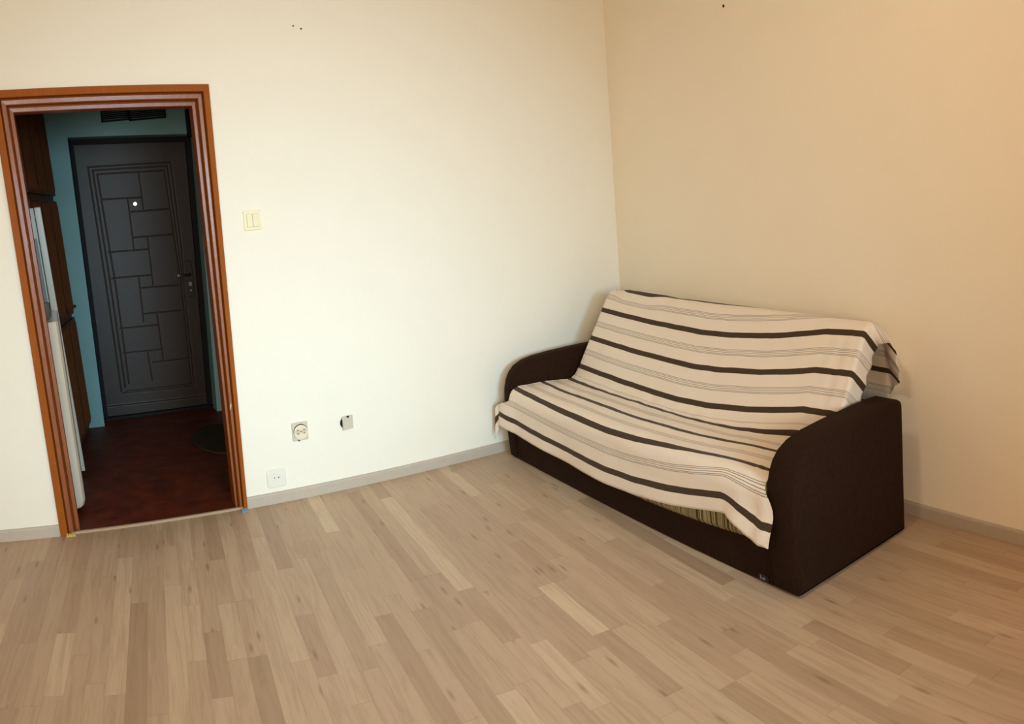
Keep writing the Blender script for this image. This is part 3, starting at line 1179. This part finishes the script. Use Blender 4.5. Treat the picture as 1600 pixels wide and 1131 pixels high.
# ------------------------------------------------------------------ striped cover thrown over the sofa
CP = [(.803, .461), (.800, .600)] + arcp((.68, .785), .055, 25, 150, 10) + [(.385, .40), (.365, .385), (.34, .380), (.20, .392), (.08, .392)] + \
     arcp((.035, .335), .06, 80, 180, 10) + [(-.030, .20), (-.034, .05)]
CPa = np.array(CP)
AL = np.r_[0, np.cumsum(np.hypot(*np.diff(CPa, axis=0).T))]
# smooth normals along the profile
seg = np.diff(CPa, axis=0)
sn = np.stack([seg[:, 1], -seg[:, 0]], 1)
sn /= np.linalg.norm(sn, axis=1)[:, None] + 1e-9
sn = -sn


def prof_at(a):
    a = min(max(a, 0.0), AL[-1] - 1e-4)
    i = int(np.searchsorted(AL, a, side='right') - 1)
    w = (a - AL[i]) / (AL[i + 1] - AL[i])
    p = CPa[i] * (1 - w) + CPa[i + 1] * w
    # blended normal
    j = i - 1 if w < .5 else i + 1
    j = min(max(j, 0), len(sn) - 1)
    k = abs(w - .5)
    n = sn[i] * (1 - k) + sn[j] * k
    n /= np.linalg.norm(n) + 1e-9
    # outward = towards the room/up
    return p, n


if prof_at(.72)[1][0] > 0:                  # the backrest face looks into the room
    sn = -sn
JA = .975
TUCK = .072
OFF_S = [0.0, .10, .2, .35, .5, .65, .9, 1.1, 1.3, 1.6, 1.95, 2.2]
OFF_V = [-.085, -.085, -.082, -.074, -.045, -.021, .006, .016, .013, .005, -.012, -.030]
AEND = 1.588


def smooth(x, a, b):
    t = min(max((x - a) / (b - a), 0), 1)
    return t * t * (3 - 2 * t)


def off(s, a):
    o = float(np.interp(s, OFF_S, OFF_V))
    # the right front corner of the cloth drops towards the floor
    fr_ = smooth(a, 1.38, 1.52)
    o += fr_ * .060 * smooth(.37 - s, 0, .25)
    # a slack bulge over the top at the left
    o += .034 * smooth(s, 1.42, 1.62) * (1 - smooth(s, 1.80, 1.97)) * (1 - smooth(a, .40, .56))
    return o


ACOL = np.r_[np.arange(.06, .96, .0165), np.arange(.96, 1.0, .008), np.arange(1.0, AEND - .001, .0165), AEND]
SCOL = np.r_[np.linspace(0, 1, 92)]
EXT_L = np.linspace(.012, .085, 6)      # cloth past the left end, front drop only
EXT_R = np.linspace(.012, .16, 12)      # cloth past the right end


def left_edge(a):
    b = 1.985 + .035 * smooth(a, .90, 1.10)
    return b + (2.122 - b) * smooth(a, 1.425, 1.475)


def right_edge(a):
    return .172 - .030 * smooth(a, .90, .98) - .056 * smooth(a, 1.415, 1.49)


def cover_point(a0, s, extL=0.0, extR=0.0):
    a = a0 + off(s, a0)
    p, n = prof_at(a)
    d, z = p
    # folds and softness
    h = .0035 * noise.noise(Vector((s * 3.1, a * 4.0, 1.3))) + .0018 * noise.noise(Vector((s * 13, a * 9.0, 4.1)))
    if .99 < a < 1.5:
        h += .0022 * noise.noise(Vector((s * 6.0, a * 30.0, 9.0)))
    if s < .45:
        h += .006 * smooth(.45 - s, 0, .25) * smooth(a, .46, .56) * noise.noise(Vector((s * 26, a * 3.0, 7.0)))
    k = math.exp(-((a - JA) / .06) ** 2)
    h += .004 * k * noise.noise(Vector((s * 16, a * 20, 2.0)))
    lift = .004 + smooth(a, 1.44, 1.60) * (.006 + .007 * math.sin(s * 9.0 + 1.0) * math.sin(s * 3.3))
    lift += .013 * smooth(s, 1.94, 2.06) * smooth(a, 1.38, 1.45)
    # flap at the right front corner stands off the mattress
    lift += .020 * smooth(.335 - s, 0, .035) * smooth(a, 1.45, 1.57)
    lift += .014 * smooth(s, 1.42, 1.62) * (1 - smooth(s, 1.82, 1.97)) * (1 - smooth(a, .42, .52)) * smooth(a, .25, .38)
    # the right end of the backrest is slack
    d += n[0] * (h + lift)
    z += n[1] * (h + lift)
    ss = s
    if extL:
        # the corner carries on past the arm and droops
        k = smooth(a, 1.43, 1.56)
        ss = s + extL * .55
        z -= extL * (.25 + .75 * k)
        d += .006 * math.sin(extL * 60)
    if extR:
        e = extR
        # round the end of the backrest, then back and down
        r_ = min(e, .020)
        ss = s - .9 * r_
        g = max(0, e - .012)
        nx = np.array([-n[0], -n[1]])
        dn = nx + np.array([0, -.35])
        dn /= np.linalg.norm(dn)
        bk = 1 - smooth(a, .36, .50)              # past the crest the end stands out a little before it droops
        d += dn[0] * g * (1 - .4 * bk)
        z += dn[1] * g * (1 - .5 * bk)
        ss -= .80 * bk * g
        ss += .005 * math.sin(a * 75) * smooth(e, .02, .07)
    return S(ss, d, z)


rows = []
uvs = []
for a0 in ACOL:
    sl_, sr_ = left_edge(a0), right_edge(a0)
    R, U = [], []
    tv = a0 + TUCK * smooth(a0, JA - .012, JA + .012)
    for e in EXT_L[::-1]:
        w = smooth(a0, 1.42, 1.48)
        R.append(cover_point(a0, sl_, extL=e * w + 1e-5))
        U.append((sl_ + e, tv))
    for t in SCOL:
        s = sl_ + (sr_ - sl_) * t
        R.append(cover_point(a0, s))
        U.append((s, tv))
    for e in EXT_R:
        # how much cloth hangs past the right end: long at the back, short down the front, none on the seat
        w = (.95 - .20 * smooth(a0, .42, .56)) * (1 - smooth(a0, .88, .96)) * smooth(a0, .10, .30)
        R.append(cover_point(a0, sr_, extR=e * w + 1e-5))
        U.append((sr_ - e * w, tv))
    rows.append(R)
    uvs.append(U)
nc = len(rows[0])
v = [p for R in rows for p in R]
uvl = [u for U in uvs for u in U]
f = [(j * nc + i, j * nc + i + 1, (j + 1) * nc + i + 1, (j + 1) * nc + i) for j in range(len(rows) - 1) for i in range(nc - 1)]
me = bpy.data.meshes.new('sofa_cover')
org = Vector(S(LEN / 2, .3, .40))
me.from_pydata([tuple(Vector(p) - org) for p in v], [], f)
uvlay = me.uv_layers.new(name='cloth')
for lp_ in me.loops:
    uvlay.data[lp_.index].uv = uvl[lp_.vertex_index]
for p_ in me.polygons:
    p_.use_smooth = True
me.materials.append(M['cover'])
cov = bpy.data.objects.new('sofa_cover', me)
COL.objects.link(cov)
cov.location = org
sm = cov.modifiers.new('thickness', 'SOLIDIFY')
sm.thickness = .0022
sm.offset = 1
tag(cov, 'off-white cotton throw with dark brown stripes draped over the sofa', 'throw')
